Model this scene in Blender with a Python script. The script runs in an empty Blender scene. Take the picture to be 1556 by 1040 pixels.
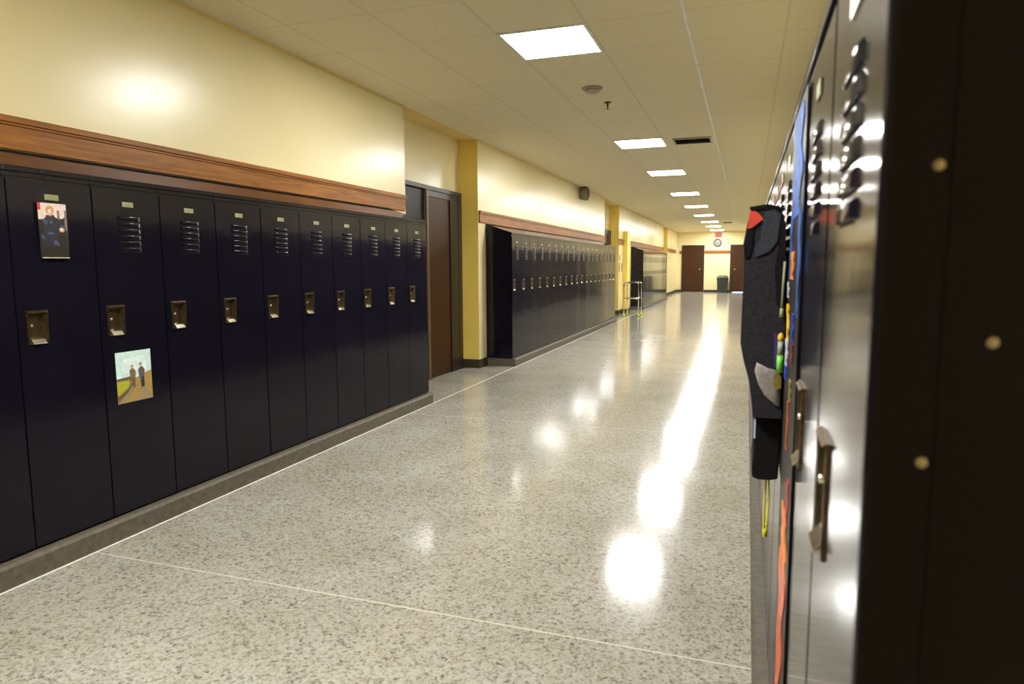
import bpy, bmesh, math, random
from mathutils import Vector, Matrix
random.seed(7)
PI = math.pi
scene = bpy.context.scene
COL = scene.collection

# ------------------------------------------------------------------ materials
def new_mat(name):
    m = bpy.data.materials.new(name); m.use_nodes = True
    nt = m.node_tree; nt.nodes.clear()
    out = nt.nodes.new('ShaderNodeOutputMaterial')
    b = nt.nodes.new('ShaderNodeBsdfPrincipled')
    nt.links.new(b.outputs[0], out.inputs[0])
    return m, nt, b

def N(nt, t, **kw):
    n = nt.nodes.new(t)
    for k, v in kw.items(): setattr(n, k, v)
    return n

def coords(nt, scale=(1, 1, 1)):
    tc = N(nt, 'ShaderNodeTexCoord'); mp = N(nt, 'ShaderNodeMapping')
    mp.inputs['Scale'].default_value = scale
    nt.links.new(tc.outputs['Object'], mp.inputs['Vector'])
    return mp.outputs['Vector']

def noise_mix(nt, b, c1, c2, scale=(1, 1, 1), freq=8, detail=4, lo=.35, hi=.65):
    v = coords(nt, scale)
    n = N(nt, 'ShaderNodeTexNoise'); n.inputs['Scale'].default_value = freq; n.inputs['Detail'].default_value = detail
    nt.links.new(v, n.inputs['Vector'])
    r = N(nt, 'ShaderNodeValToRGB')
    r.color_ramp.elements[0].position = lo; r.color_ramp.elements[1].position = hi
    r.color_ramp.elements[0].color = (*c1, 1); r.color_ramp.elements[1].color = (*c2, 1)
    nt.links.new(n.outputs['Fac'], r.inputs[0]); nt.links.new(r.outputs[0], b.inputs['Base Color'])
    return n

def add_bump(nt, b, fac, strength=.1, dist=.002):
    bp = N(nt, 'ShaderNodeBump'); bp.inputs['Strength'].default_value = strength; bp.inputs['Distance'].default_value = dist
    nt.links.new(fac, bp.inputs['Height']); nt.links.new(bp.outputs[0], b.inputs['Normal'])

def plain(name, c, rough=.5, metal=0.0, var=.12, freq=25, bump=0.0, spec=.5, emit=None, estr=0):
    m, nt, b = new_mat(name)
    c2 = tuple(min(1, x * (1 + var)) for x in c); c1 = tuple(x * (1 - var) for x in c)
    n = noise_mix(nt, b, c1, c2, freq=freq)
    b.inputs['Roughness'].default_value = rough; b.inputs['Metallic'].default_value = metal
    b.inputs['Specular IOR Level'].default_value = spec
    if bump: add_bump(nt, b, n.outputs['Fac'], bump, .002)
    if emit:
        b.inputs['Emission Color'].default_value = (*emit, 1); b.inputs['Emission Strength'].default_value = estr
    return m

M = {}
# painted steel of the lockers
m, nt, b = new_mat('navy_locker_paint')
n = noise_mix(nt, b, (.0062, .0052, .0105), (.0080, .0068, .0135), freq=3)
b.inputs['Roughness'].default_value = .11; b.inputs['Specular IOR Level'].default_value = .28
n2 = N(nt, 'ShaderNodeTexNoise'); n2.inputs['Scale'].default_value = 9; n2.inputs['Detail'].default_value = 2
nt.links.new(coords(nt), n2.inputs['Vector']); add_bump(nt, b, n2.outputs['Fac'], .12, .004)
M['paint'] = m
M['panel_paint'] = plain('dark_end_panel_paint', (.0125, .0088, .0090), .5, var=.08, freq=3, spec=.12)
M['inside'] = plain('locker_dark_inside', (.006, .006, .008), .6)
# cream wall
m, nt, b = new_mat('cream_wall_paint')
n = noise_mix(nt, b, (.80, .71, .41), (.84, .75, .45), freq=1.2, detail=3)
b.inputs['Roughness'].default_value = .27; b.inputs['Specular IOR Level'].default_value = .5
n2 = N(nt, 'ShaderNodeTexNoise'); n2.inputs['Scale'].default_value = 14; n2.inputs['Detail'].default_value = 3
nt.links.new(coords(nt), n2.inputs['Vector']); add_bump(nt, b, n2.outputs['Fac'], .25, .004)
M['wall'] = m
M['mustard'] = plain('mustard_wall_colour', (.90, .67, .14), .5, var=.04, freq=2, bump=.1)
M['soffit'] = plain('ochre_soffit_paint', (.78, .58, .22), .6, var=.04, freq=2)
# wood
def wood(name, c1, c2, scale=(10, .6, 10), rough=.4):
    m, nt, b = new_mat(name)
    v = coords(nt, scale)
    n = N(nt, 'ShaderNodeTexNoise'); n.inputs['Scale'].default_value = 4; n.inputs['Detail'].default_value = 6; n.inputs['Distortion'].default_value = .8
    nt.links.new(v, n.inputs['Vector'])
    r = N(nt, 'ShaderNodeValToRGB'); r.color_ramp.elements[0].position = .3; r.color_ramp.elements[1].position = .7
    r.color_ramp.elements[0].color = (*c1, 1); r.color_ramp.elements[1].color = (*c2, 1)
    nt.links.new(n.outputs['Fac'], r.inputs[0]); nt.links.new(r.outputs[0], b.inputs['Base Color'])
    b.inputs['Roughness'].default_value = rough; b.inputs['Specular IOR Level'].default_value = .25
    return m
M['oak'] = wood('oak_trim', (.19, .066, .009), (.38, .15, .025))
M['brown_door'] = wood('brown_door_wood', (.036, .014, .0035), (.062, .024, .006), (8, 8, .7), .45)
M['dark_door'] = wood('dark_door_wood', (.036, .012, .002), (.060, .020, .004), (8, 8, .7), .45)
M['dark_frame'] = plain('dark_brown_frame_paint', (.016, .010, .008), .4)
M['dark_glass'] = plain('dark_glass', (.006, .005, .005), .4, spec=.2)
M['steel'] = plain('brushed_steel', (.55, .53, .50), .28, 1.0)
M['mullion'] = plain('brown_mullion', (.13, .085, .04), .4)
M['chrome'] = plain('chrome', (.78, .78, .76), .12, 1.0)
M['bronze'] = plain('bronze_latch', (.13, .09, .045), .38, 1.0, var=.3, freq=60)
M['bronze_dark'] = plain('bronze_cup', (.075, .048, .02), .42, .6, var=.3, freq=60)
M['lip'] = plain('bright_latch_lip', (.82, .78, .68), .22, 1.0)
M['plate'] = plain('brass_plate', (.40, .40, .22), .35, .6)
M['rivet'] = plain('brass_rivet', (.55, .45, .25), .35, .5)
M['rubber'] = plain('brown_rubber_base', (.045, .032, .018), .5)
M['kerb'] = plain('grey_brown_cove_base', (.115, .098, .07), .62, var=.2, freq=30)
M['strip'] = plain('zinc_divider_strip', (.92, .90, .84), .25)
M['lamp_frame'] = plain('white_lamp_frame', (.75, .74, .70), .4)
m, nt, b = new_mat('lit_diffuser')
noise_mix(nt, b, (.9, .9, .9), (.95, .95, .95))
b.inputs['Emission Color'].default_value = (1, .98, .94, 1); b.inputs['Emission Strength'].default_value = 24
M['diffuser'] = m
M['grille'] = plain('dark_grille', (.03, .026, .022), .5)
M['grille_frame'] = plain('grille_frame', (.40, .36, .27), .5)
M['offwhite'] = plain('offwhite_plastic', (.35, .31, .22), .45)
M['gray_speaker'] = plain('grey_speaker_plastic', (.22, .19, .13), .5)
M['speaker_mesh'] = plain('speaker_mesh', (.10, .088, .065), .6, var=.5, freq=140)
M['black'] = plain('black_plastic', (.012, .011, .012), .4)
M['white'] = plain('white_face', (.75, .74, .70), .5)
M['dial'] = plain('clock_dial', (.36, .37, .35), .5, spec=.2)
M['red_letters'] = plain('red_lit_letters', (.5, .02, .012), .5, emit=(1, .035, .015), estr=.30)
M['sign_face'] = plain('sign_face', (.26, .075, .05), .5, emit=(1, .25, .15), estr=.06)
M['bin'] = plain('green_grey_bin_plastic', (.040, .048, .040), .4)
M['bin_lid'] = plain('bin_lid_plastic', (.030, .036, .030), .4)
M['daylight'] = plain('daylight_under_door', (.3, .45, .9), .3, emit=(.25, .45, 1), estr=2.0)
M['ball'] = plain('tennis_ball_felt', (.62, .74, .05), .8)
M['grip'] = plain('grey_foam_grip', (.08, .08, .08), .7)
# backpack etc
M['navy_fabric'] = plain('charcoal_navy_fabric', (.022, .021, .026), .85, var=.3, freq=160, bump=.3, spec=.3)
M['slate_shading'] = plain('slate_blue_fabric_shading', (.040, .048, .060), .8, var=.25, freq=160, bump=.3, spec=.3)  # lighter shading of the pack fabric, put into a colour
M['black_fabric'] = plain('black_fabric', (.008, .007, .008), .9, var=.3, freq=120, spec=.2)
M['red_fabric'] = plain('orange_red_fabric', (.80, .075, .035), .7, var=.08, freq=60)
M['grey_fabric'] = plain('pale_grey_fabric', (.30, .27, .25), .8, var=.15, freq=90, bump=.2)
M['pale_cord'] = plain('pale_green_cord', (.34, .36, .20), .7)
M['yellow'] = plain('yellow_plastic', (.85, .55, .03), .4)
M['lanyard'] = plain('yellow_lanyard_fabric', (.80, .74, .03), .6)
M['green'] = plain('lime_green_plastic', (.20, .75, .06), .4)
M['clear'] = plain('pale_translucent_plastic', (.33, .40, .32), .3)
M['purple'] = plain('purple_fabric', (.06, .025, .18), .7)
M['pink'] = plain('pink_cord', (.45, .22, .20), .6)
M['board'] = plain('black_card', (.012, .010, .009), .45, var=.4, freq=20)
M['blue_foil'] = plain('blue_foil', (.045, .13, .45), .55, var=.5, freq=30, bump=.4, spec=.2)
M['white_paper'] = plain('pale_blue_paper', (.50, .58, .72), .5)
M['royal'] = plain('royal_blue_paper', (.02, .06, .55), .4)
M['orange_paper'] = plain('orange_paper', (.75, .24, .03), .5, var=.3)
M['orange_foil'] = plain('orange_red_streamer', (.68, .11, .025), .4, var=.4, freq=30, bump=.3)
M['red_paper'] = plain('red_paper', (.55, .04, .03), .5)
M['maroon'] = plain('maroon_paper', (.16, .03, .02), .5)
M['olive'] = plain('olive_paper', (.22, .18, .03), .5)
# picture colours
def pc(n, c): M[n] = plain('print_' + n, c, .45, var=.1, freq=60)
pc('p_sky', (.62, .82, .80)); pc('p_sky2', (.72, .88, .86)); pc('p_lime', (.42, .42, .03)); pc('p_straw', (.40, .27, .07)); pc('p_path', (.34, .25, .13))
pc('p_brown', (.16, .10, .045)); pc('p_dark', (.035, .028, .02)); pc('p_tan', (.22, .14, .07)); pc('p_shirt', (.13, .11, .10)); pc('p_skin', (.62, .33, .20))
pc('p_pale', (.75, .62, .55)); pc('p_hair', (.62, .30, .08)); pc('p_navy', (.018, .018, .03)); pc('p_blue', (.06, .07, .16)); pc('p_red', (.6, .04, .03))
pc('p_cream', (.70, .66, .42)); pc('p_mauve', (.22, .15, .17)); pc('p_ink', (.014, .011, .006))

# floor: polished terrazzo with divider strips
m, nt, b = new_mat('polished_terrazzo')
v = coords(nt)
vo = N(nt, 'ShaderNodeTexVoronoi'); vo.inputs['Scale'].default_value = 75
vo2 = N(nt, 'ShaderNodeTexVoronoi'); vo2.inputs['Scale'].default_value = 150
nz = N(nt, 'ShaderNodeTexNoise'); nz.inputs['Scale'].default_value = 2.2; nz.inputs['Detail'].default_value = 4
for x in (vo, vo2, nz): nt.links.new(v, x.inputs['Vector'])
sp = N(nt, 'ShaderNodeSeparateColor'); nt.links.new(vo.outputs['Color'], sp.inputs[0])
r1 = N(nt, 'ShaderNodeValToRGB'); cr = r1.color_ramp; cr.interpolation = 'CONSTANT'
cr.elements[0].position = 0; cr.elements[0].color = (.14, .118, .10, 1)
cr.elements[1].position = .09; cr.elements[1].color = (.29, .268, .225, 1)
for p, c in ((.22, (.43, .42, .375, 1)), (.60, (.52, .51, .46, 1)), (.92, (.38, .335, .255, 1))):
    e = cr.elements.new(p); e.color = c
nt.links.new(sp.outputs[0], r1.inputs[0])
sp2 = N(nt, 'ShaderNodeSeparateColor'); nt.links.new(vo2.outputs['Color'], sp2.inputs[0])
r2 = N(nt, 'ShaderNodeValToRGB'); c2 = r2.color_ramp; c2.interpolation = 'CONSTANT'
c2.elements[0].position = 0; c2.elements[0].color = (.20, .178, .155, 1)
c2.elements[1].position = .18; c2.elements[1].color = (.49, .48, .43, 1)
nt.links.new(sp2.outputs[1], r2.inputs[0])
mx = N(nt, 'ShaderNodeMix', data_type='RGBA'); mx.inputs['Factor'].default_value = .5
nt.links.new(r1.outputs[0], mx.inputs['A']); nt.links.new(r2.outputs[0], mx.inputs['B'])
r3 = N(nt, 'ShaderNodeValToRGB'); r3.color_ramp.elements[0].position = .3; r3.color_ramp.elements[1].position = .7
r3.color_ramp.elements[0].color = (.78, .76, .70, 1); r3.color_ramp.elements[1].color = (.93, .93, .92, 1)
nt.links.new(nz.outputs['Fac'], r3.inputs[0])
ml = N(nt, 'ShaderNodeMix', data_type='RGBA', blend_type='MULTIPLY'); ml.inputs['Factor'].default_value = 1
nt.links.new(mx.outputs['Result'], ml.inputs['A']); nt.links.new(r3.outputs[0], ml.inputs['B'])
# divider strips every 3.1 m across the corridor
sx = N(nt, 'ShaderNodeSeparateXYZ'); nt.links.new(v, sx.inputs[0])
def mth(op, a, bb):
    q = N(nt, 'ShaderNodeMath', operation=op)
    for i, s in enumerate((a, bb)):
        if isinstance(s, (int, float)): q.inputs[i].default_value = s
        elif s is not None: nt.links.new(s, q.inputs[i])
    return q.outputs[0]
yy = mth('ADD', sx.outputs['Y'], 3.1 * 5 - 2.2 + 1.55)
fr = mth('FRACT', mth('DIVIDE', yy, 3.1), None)
ln = mth('LESS_THAN', mth('ABSOLUTE', mth('SUBTRACT', fr, .5), None), .0011)
m3 = N(nt, 'ShaderNodeMix', data_type='RGBA'); nt.links.new(ln, m3.inputs['Factor'])
nt.links.new(ml.outputs['Result'], m3.inputs['A']); m3.inputs['B'].default_value = (.66, .63, .54, 1)
nt.links.new(m3.outputs['Result'], b.inputs['Base Color'])
b.inputs['Roughness'].default_value = .125; b.inputs['Specular IOR Level'].default_value = .48
nb = N(nt, 'ShaderNodeTexNoise'); nb.inputs['Scale'].default_value = 5; nb.inputs['Detail'].default_value = 2
nt.links.new(v, nb.inputs['Vector']); add_bump(nt, b, nb.outputs['Fac'], .05, .004)
M['floor'] = m

# ceiling: lay-in tiles, 61 cm grid
m, nt, b = new_mat('ceiling_tiles')
v = coords(nt)
nz = N(nt, 'ShaderNodeTexNoise'); nz.inputs['Scale'].default_value = 60; nz.inputs['Detail'].default_value = 5
nt.links.new(v, nz.inputs['Vector'])
r = N(nt, 'ShaderNodeValToRGB'); r.color_ramp.elements[0].position = .3; r.color_ramp.elements[1].position = .7
r.color_ramp.elements[0].color = (.74, .66, .45, 1); r.color_ramp.elements[1].color = (.83, .745, .52, 1)
nt.links.new(nz.outputs['Fac'], r.inputs[0])
sx = N(nt, 'ShaderNodeSeparateXYZ'); nt.links.new(v, sx.inputs[0])
def gridline(axis, off, w):
    f = mth('FRACT', mth('DIVIDE', mth('ADD', sx.outputs[axis], off), .61), None)
    return mth('LESS_THAN', mth('ABSOLUTE', mth('SUBTRACT', f, .5), None), w)
gx = gridline('X', 6.1 * 2 + 1.64 + .305, .016); gy = gridline('Y', 6.1 * 2 - 4.45 + .305, .012)
g = mth('MAXIMUM', gx, gy)
mix = N(nt, 'ShaderNodeMix', data_type='RGBA'); nt.links.new(g, mix.inputs['Factor'])
nt.links.new(r.outputs[0], mix.inputs['A']); mix.inputs['B'].default_value = (.70, .62, .42, 1)
nt.links.new(mix.outputs['Result'], b.inputs['Base Color']); b.inputs['Roughness'].default_value = .9
M['ceiling'] = m

# ------------------------------------------------------------------ mesh helpers
class MB:
    """collects geometry, then links it as one mesh object"""
    def __init__(s): s.v = []; s.f = []; s.mi = []; s.mats = []; s.smooth = []
    def _m(s, m):
        if m not in s.mats: s.mats.append(m)
        return s.mats.index(m)
    def poly(s, vs, fs, m, smooth=False):
        o = len(s.v); s.v += [tuple(x) for x in vs]; k = s._m(m)
        for f in fs: s.f.append([o + i for i in f]); s.mi.append(k); s.smooth.append(smooth)
    def box(s, x0, y0, z0, x1, y1, z1, m):
        vs = [(x, y, z) for x in (x0, x1) for y in (y0, y1) for z in (z0, z1)]
        s.poly(vs, [(0, 1, 3, 2), (4, 6, 7, 5), (0, 4, 5, 1), (2, 3, 7, 6), (0, 2, 6, 4), (1, 5, 7, 3)], m)
    def prism(s, pts, lo, hi, m, axis='z', smooth=False):
        def put(p, t):
            return {'z': (p[0], p[1], t), 'x': (t, p[0], p[1]), 'y': (p[0], t, p[1])}[axis]
        n = len(pts)
        vs = [put(p, lo) for p in pts] + [put(p, hi) for p in pts]
        fs = [list(range(n))[::-1], list(range(n, 2 * n))]
        s.poly(vs, fs, m)
        s.poly(vs, [(i, (i + 1) % n, n + (i + 1) % n, n + i) for i in range(n)], m, smooth)
    def tube(s, path, r, m, seg=10, cap=True):
        path = [Vector(p) for p in path]; rings = []
        up = Vector((0, 0, 1))
        prev = None
        for i, p in enumerate(path):
            d = (path[min(i + 1, len(path) - 1)] - path[max(i - 1, 0)]).normalized()
            if prev is None:
                a = d.cross(up if abs(d.z) < .9 else Vector((1, 0, 0))).normalized()
            else:
                a = (prev - d * prev.dot(d)).normalized()
            prev = a; bb = d.cross(a)
            rr = r[i] if isinstance(r, (list, tuple)) else r
            rings.append([p + (a * math.cos(2 * PI * k / seg) + bb * math.sin(2 * PI * k / seg)) * rr for k in range(seg)])
        vs = [q for rg in rings for q in rg]
        fs = [(i * seg + k, i * seg + (k + 1) % seg, (i + 1) * seg + (k + 1) % seg, (i + 1) * seg + k) for i in range(len(rings) - 1) for k in range(seg)]
        s.poly(vs, fs, m, True)
        if cap:
            n = len(vs)
            s.poly(rings[0], [list(range(seg))[::-1]], m); s.poly(rings[-1], [list(range(seg))], m)
    def lathe(s, prof, m, seg=32, axis='z', c=(0, 0, 0)):
        vs = []
        for (r, t) in prof:
            for k in range(seg):
                a = 2 * PI * k / seg; u, w = r * math.cos(a), r * math.sin(a)
                p = {'z': (u, w, t), 'x': (t, u, w), 'y': (u, t, w)}[axis]
                vs.append((p[0] + c[0], p[1] + c[1], p[2] + c[2]))
        fs = [(i * seg + k, i * seg + (k + 1) % seg, (i + 1) * seg + (k + 1) % seg, (i + 1) * seg + k) for i in range(len(prof) - 1) for k in range(seg)]
        fs += [list(range(seg))[::-1], list(range((len(prof) - 1) * seg, len(prof) * seg))]
        s.poly(vs, fs, m, True)
    def build(s, name, parent=None, loc=(0, 0, 0), rz=0, bevel=0, subsurf=0, fix=True):
        me = bpy.data.meshes.new(name); me.from_pydata(s.v, [], s.f)
        for m in s.mats: me.materials.append(m)
        for p, k, sm in zip(me.polygons, s.mi, s.smooth): p.material_index = k; p.use_smooth = sm
        me.update()
        if fix:
            bm = bmesh.new(); bm.from_mesh(me)
            bmesh.ops.remove_doubles(bm, verts=bm.verts, dist=1e-6)
            bmesh.ops.recalc_face_normals(bm, faces=bm.faces); bm.to_mesh(me); bm.free()
        o = bpy.data.objects.new(name, me); COL.objects.link(o)
        o.location = loc; o.rotation_euler = (0, 0, rz)
        if parent: o.parent = parent
        if bevel:
            bv = o.modifiers.new('bevel', 'BEVEL'); bv.width = bevel; bv.segments = 2; bv.limit_method = 'ANGLE'; bv.angle_limit = .6
        if subsurf:
            sb = o.modifiers.new('sub', 'SUBSURF'); sb.levels = subsurf; sb.render_levels = subsurf
        return o

def tag(o, label=None, cat=None, group=None, kind=None):
    for k, v in (('label', label), ('category', cat), ('group', group), ('kind', kind)):
        if v: o[k] = v
    return o
def empty(name, loc, rz=0):
    o = bpy.data.objects.new(name, None); COL.objects.link(o); o.location = loc; o.rotation_euler = (0, 0, rz)
    o.empty_display_size = .1
    return o
def copy_tree(o, parent=None, children=None):
    c = o.copy(); COL.objects.link(c)
    if parent: c.parent = parent
    for ch in KIDS.get(o.name, []): copy_tree(ch, c)
    return c
KIDS = {}
def struct(o): o['kind'] = 'structure'; return o

# ------------------------------------------------------------------ dimensions
CH = 2.849                       # ceiling height
XW = -3.20; XR = .470            # left and right wall planes
REC = -3.45                      # back of the door recesses
XL = -2.84; XRF = .098           # front planes of the two locker rows
YB, YE = -5.0, 33.6
W = .381
NR = 72
ALC = [(6.07, 7.98), (15.97, 17.85), (27.9, 29.35)]

# ------------------------------------------------------------------ room shell
b = MB(); b.box(-3.7, YB - .1, -.1, XR + .1, YE + .1, 0, M['floor']); struct(b.build('floor'))
b = MB(); b.box(XW, YB - .1, CH, XR + .1, YE + .1, CH + .1, M['ceiling']); struct(b.build('ceiling'))
b = MB()
for y0, y1 in ALC: b.box(-3.7, y0, CH, XW - .0005, y1, CH + .1, M['soffit'])
struct(b.build('ceiling_alcove'))
pts = [(-3.7, YB), (XW, YB)]
for y0, y1 in ALC: pts += [(XW, y0), (REC, y0), (REC, y1), (XW, y1)]
pts += [(XW, YE + .1), (-3.7, YE + .1)]
b = MB(); b.prism(pts, 0, CH, M['wall']); wl = b.build('wall_left'); struct(wl)
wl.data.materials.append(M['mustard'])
for p in wl.data.polygons:      # the return faces of the recesses take the more saturated mustard colour
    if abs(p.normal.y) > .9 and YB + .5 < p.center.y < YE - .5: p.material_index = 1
b = MB(); b.box(XR, YB, 0, XR + .1, YE + .1, CH, M['wall']); struct(b.build('wall_right'))
b = MB(); b.box(XW, YE, 0, XR, YE + .1, CH, M['wall']); struct(b.build('wall_end'))
b = MB(); b.box(XW, YB - .1, 0, XR, YB, CH, M['wall']); struct(b.build('wall_back'))

# cove bases under the lockers and rubber base elsewhere
ROW1 = (2.158 - 2.5 * W, 2.158 + 9.5 * W); ROW2 = (8.235, 8.235 + 19 * W); ROW3 = (19.85, 19.85 + 16 * W)
b = MB()
for (y0, y1) in (ROW1, ROW2, ROW3):
    b.prism([(XW, .0), (XL + .044, .0), (XL + .044, .086), (XL + .034, .0985), (XW, .0985)], y0, y1, M['kerb'], 'y')
struct(b.build('baseboard_left'))
RB = .068
b = MB(); b.prism([(XR, 0), (XRF - .044, 0), (XRF - .044, .055), (XRF - .034, RB - .0015), (XR, RB - .0015)], .593, .593 + .017 + NR * W, M['kerb'], 'y'); struct(b.build('baseboard_right'))
b = MB()
for (y0, y1) in ((ROW1[1], ALC[0][0]), (ALC[0][1], ROW2[0]), (ROW2[1], ALC[1][0]), (ALC[1][1], ROW3[0]), (ROW3[1], ALC[2][0]), (ALC[2][1], YE)):
    b.box(XW, y0 + .002, 0, XW + .012, y1 - .002, .11, M['rubber'])
for y0, y1 in ALC:
    b.box(REC, y1 - .012, 0, XW, y1, .11, M['rubber']); b.box(REC, y0, 0, XW, y0 + .012, .11, M['rubber'])
struct(b.build('trim_1'))
b = MB(); b.box(XW + .02, YE - .012, 0, -2.99, YE, .11, M['rubber']); b.box(-1.93, YE - .012, 0, -.78, YE, .11, M['rubber'])
struct(b.build('baseboard_end'))
# divider strip in the floor along the left base
b = MB(); b.box(XL + .0445, ROW1[0], 0, XL + .0540, YE - .02, .0018, M['strip']); struct(b.build('trim_2'))

# oak rail on the wall above the lockers
def rail(y0, y1, name):
    b = MB()
    b.prism([(XW, 1.842), (XW + .020, 1.842), (XW + .020, 1.858), (XW + .016, 1.862), (XW + .016, 1.945), (XW + .022, 1.950), (XW + .022, 1.957),
             (XW + .030, 1.962), (XW + .030, 1.982), (XW + .024, 1.990), (XW, 1.990)], y0, y1, M['oak'], 'y')
    struct(b.build(name))
rail(YB + .01, ALC[0][0] - .03, 'trim_3'); rail(ALC[0][1] + .02, ALC[1][0] - .02, 'trim_4'); rail(ALC[1][1] + .03, ALC[2][0] - .02, 'trim_5'); rail(ALC[2][1] + .03, YE - .9, 'trim_6')
b = MB(); b.box(-3.10, YE - .025, 1.82, -2.99, YE, 1.96, M['oak']); b.box(-1.93, YE - .025, 1.82, -.78, YE, 1.96, M['oak']); struct(b.build('trim_7'))
# metal edge line between ceiling grid and wall (angle trim)
b = MB(); b.box(XW, YB, CH - .02, XW + .004, ALC[0][0], CH, M['soffit'])
for (y0, y1) in ((ALC[0][1], ALC[1][0]), (ALC[1][1], ALC[2][0]), (ALC[2][1], YE)): b.box(XW, y0, CH - .02, XW + .004, y1, CH, M['soffit'])
struct(b.build('trim_8'))
# bright main runner of the ceiling grid
b = MB(); b.box(-.428, YB, CH - .004, -.410, YE, CH - .0002, M['lamp_frame']); struct(b.build('trim_9'))

# doors in the recesses
def recess_door(y0, y1, name, k):
    root = struct(empty(name, (REC, (y0 + y1) / 2, 0)))
    c = (y0 + y1) / 2; X = .001
    def L(y): return y - c
    fy0, fy1, top = y0 + .012, y1 - .06, 2.20
    f = MB()
    f.box(X, L(fy0), 0, .055, L(fy0) + .06, top, M['dark_frame'])
    f.box(X, L(fy1) - .10, 0, .055, L(fy1), top, M['dark_frame'])
    f.box(X, L(fy0) + .06, top - .05, .055, L(fy1) - .10, top, M['dark_frame'])
    f.build('door_frame', root, bevel=.004)
    ym = y0 + .86
    g = MB(); g.box(X, L(fy0) + .061, .012, .022, L(ym) - .001, top - .051, M['dark_glass']); g.build('sidelight_panel', root)
    ml_ = MB(); ml_.box(X, L(ym), 0, .06, L(ym) + .045, top - .051, M['mullion' if k == 1 else 'dark_frame']); o = ml_.build('mullion', root, bevel=.004)
    if k == 1: o['label'] = 'light brown mullion'
    tr = MB(); tr.box(X, L(ym) + .046, 2.085, .045, L(fy1) - .101, top - .051, M['dark_frame']); tr.build('door_header', root)
    d = MB(); d.box(X, L(ym) + .048, .012, .035, L(fy1) - .34, 2.083, M['brown_door']); dl = d.build('door_leaf', root, bevel=.003); dl['label'] = 'brown wooden door leaf'
    s = MB(); s.box(X, L(fy1) - .338, 0, .05, L(fy1) - .101, 2.083, M['dark_frame']); s.build('door_jamb', root)
recess_door(*ALC[0], 'door_1', 1)
recess_door(*ALC[1], 'door_4', 2)
recess_door(*ALC[2], 'door_5', 2)
def end_door(x0, x1, name, kx):
    c = (x0 + x1) / 2
    root = struct(empty(name, (c, YE, 0)))
    f = MB(); w = (x1 - x0) / 2
    f.box(-w, -.05, 0, -w + .06, -.001, 2.22, M['dark_frame']); f.box(w - .06, -.05, 0, w, -.001, 2.22, M['dark_frame']); f.box(-w + .06, -.05, 2.16, w - .06, -.001, 2.22, M['dark_frame'])
    f.build('door_frame', root, bevel=.004)
    d = MB(); d.box(-w + .064, -.040, .022, w - .064, -.001, 2.156, M['dark_door']); dl = d.build('door_leaf', root)
    h = MB(); h.lathe([(.001, -.041), (.030, -.042), (.030, -.048), (.011, -.052), (.011, -.085), (.028, -.092), (.031, -.108), (.018, -.118), (.001, -.12)], M['steel'], 16, 'y', (kx - c, 0, 1.08))
    h.build('door_knob', dl)
    return root, w
end_door(-2.98, -1.94, 'door_2', -2.14)
r_, w_ = end_door(-.77, .27, 'door_3', -.56)
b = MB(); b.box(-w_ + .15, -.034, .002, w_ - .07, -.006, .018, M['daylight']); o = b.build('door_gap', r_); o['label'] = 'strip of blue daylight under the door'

# yellow pier standing proud of the wall before the third row
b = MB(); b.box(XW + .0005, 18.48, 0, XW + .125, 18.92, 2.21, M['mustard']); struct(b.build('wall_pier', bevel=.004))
b = MB(); b.box(XW + .001, 18.466, 0, XW + .137, 18.4795, .11, M['rubber']); b.box(XW + .1255, 18.466, 0, XW + .137, 18.92, .11, M['rubber']); struct(b.build('trim_10'))

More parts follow.
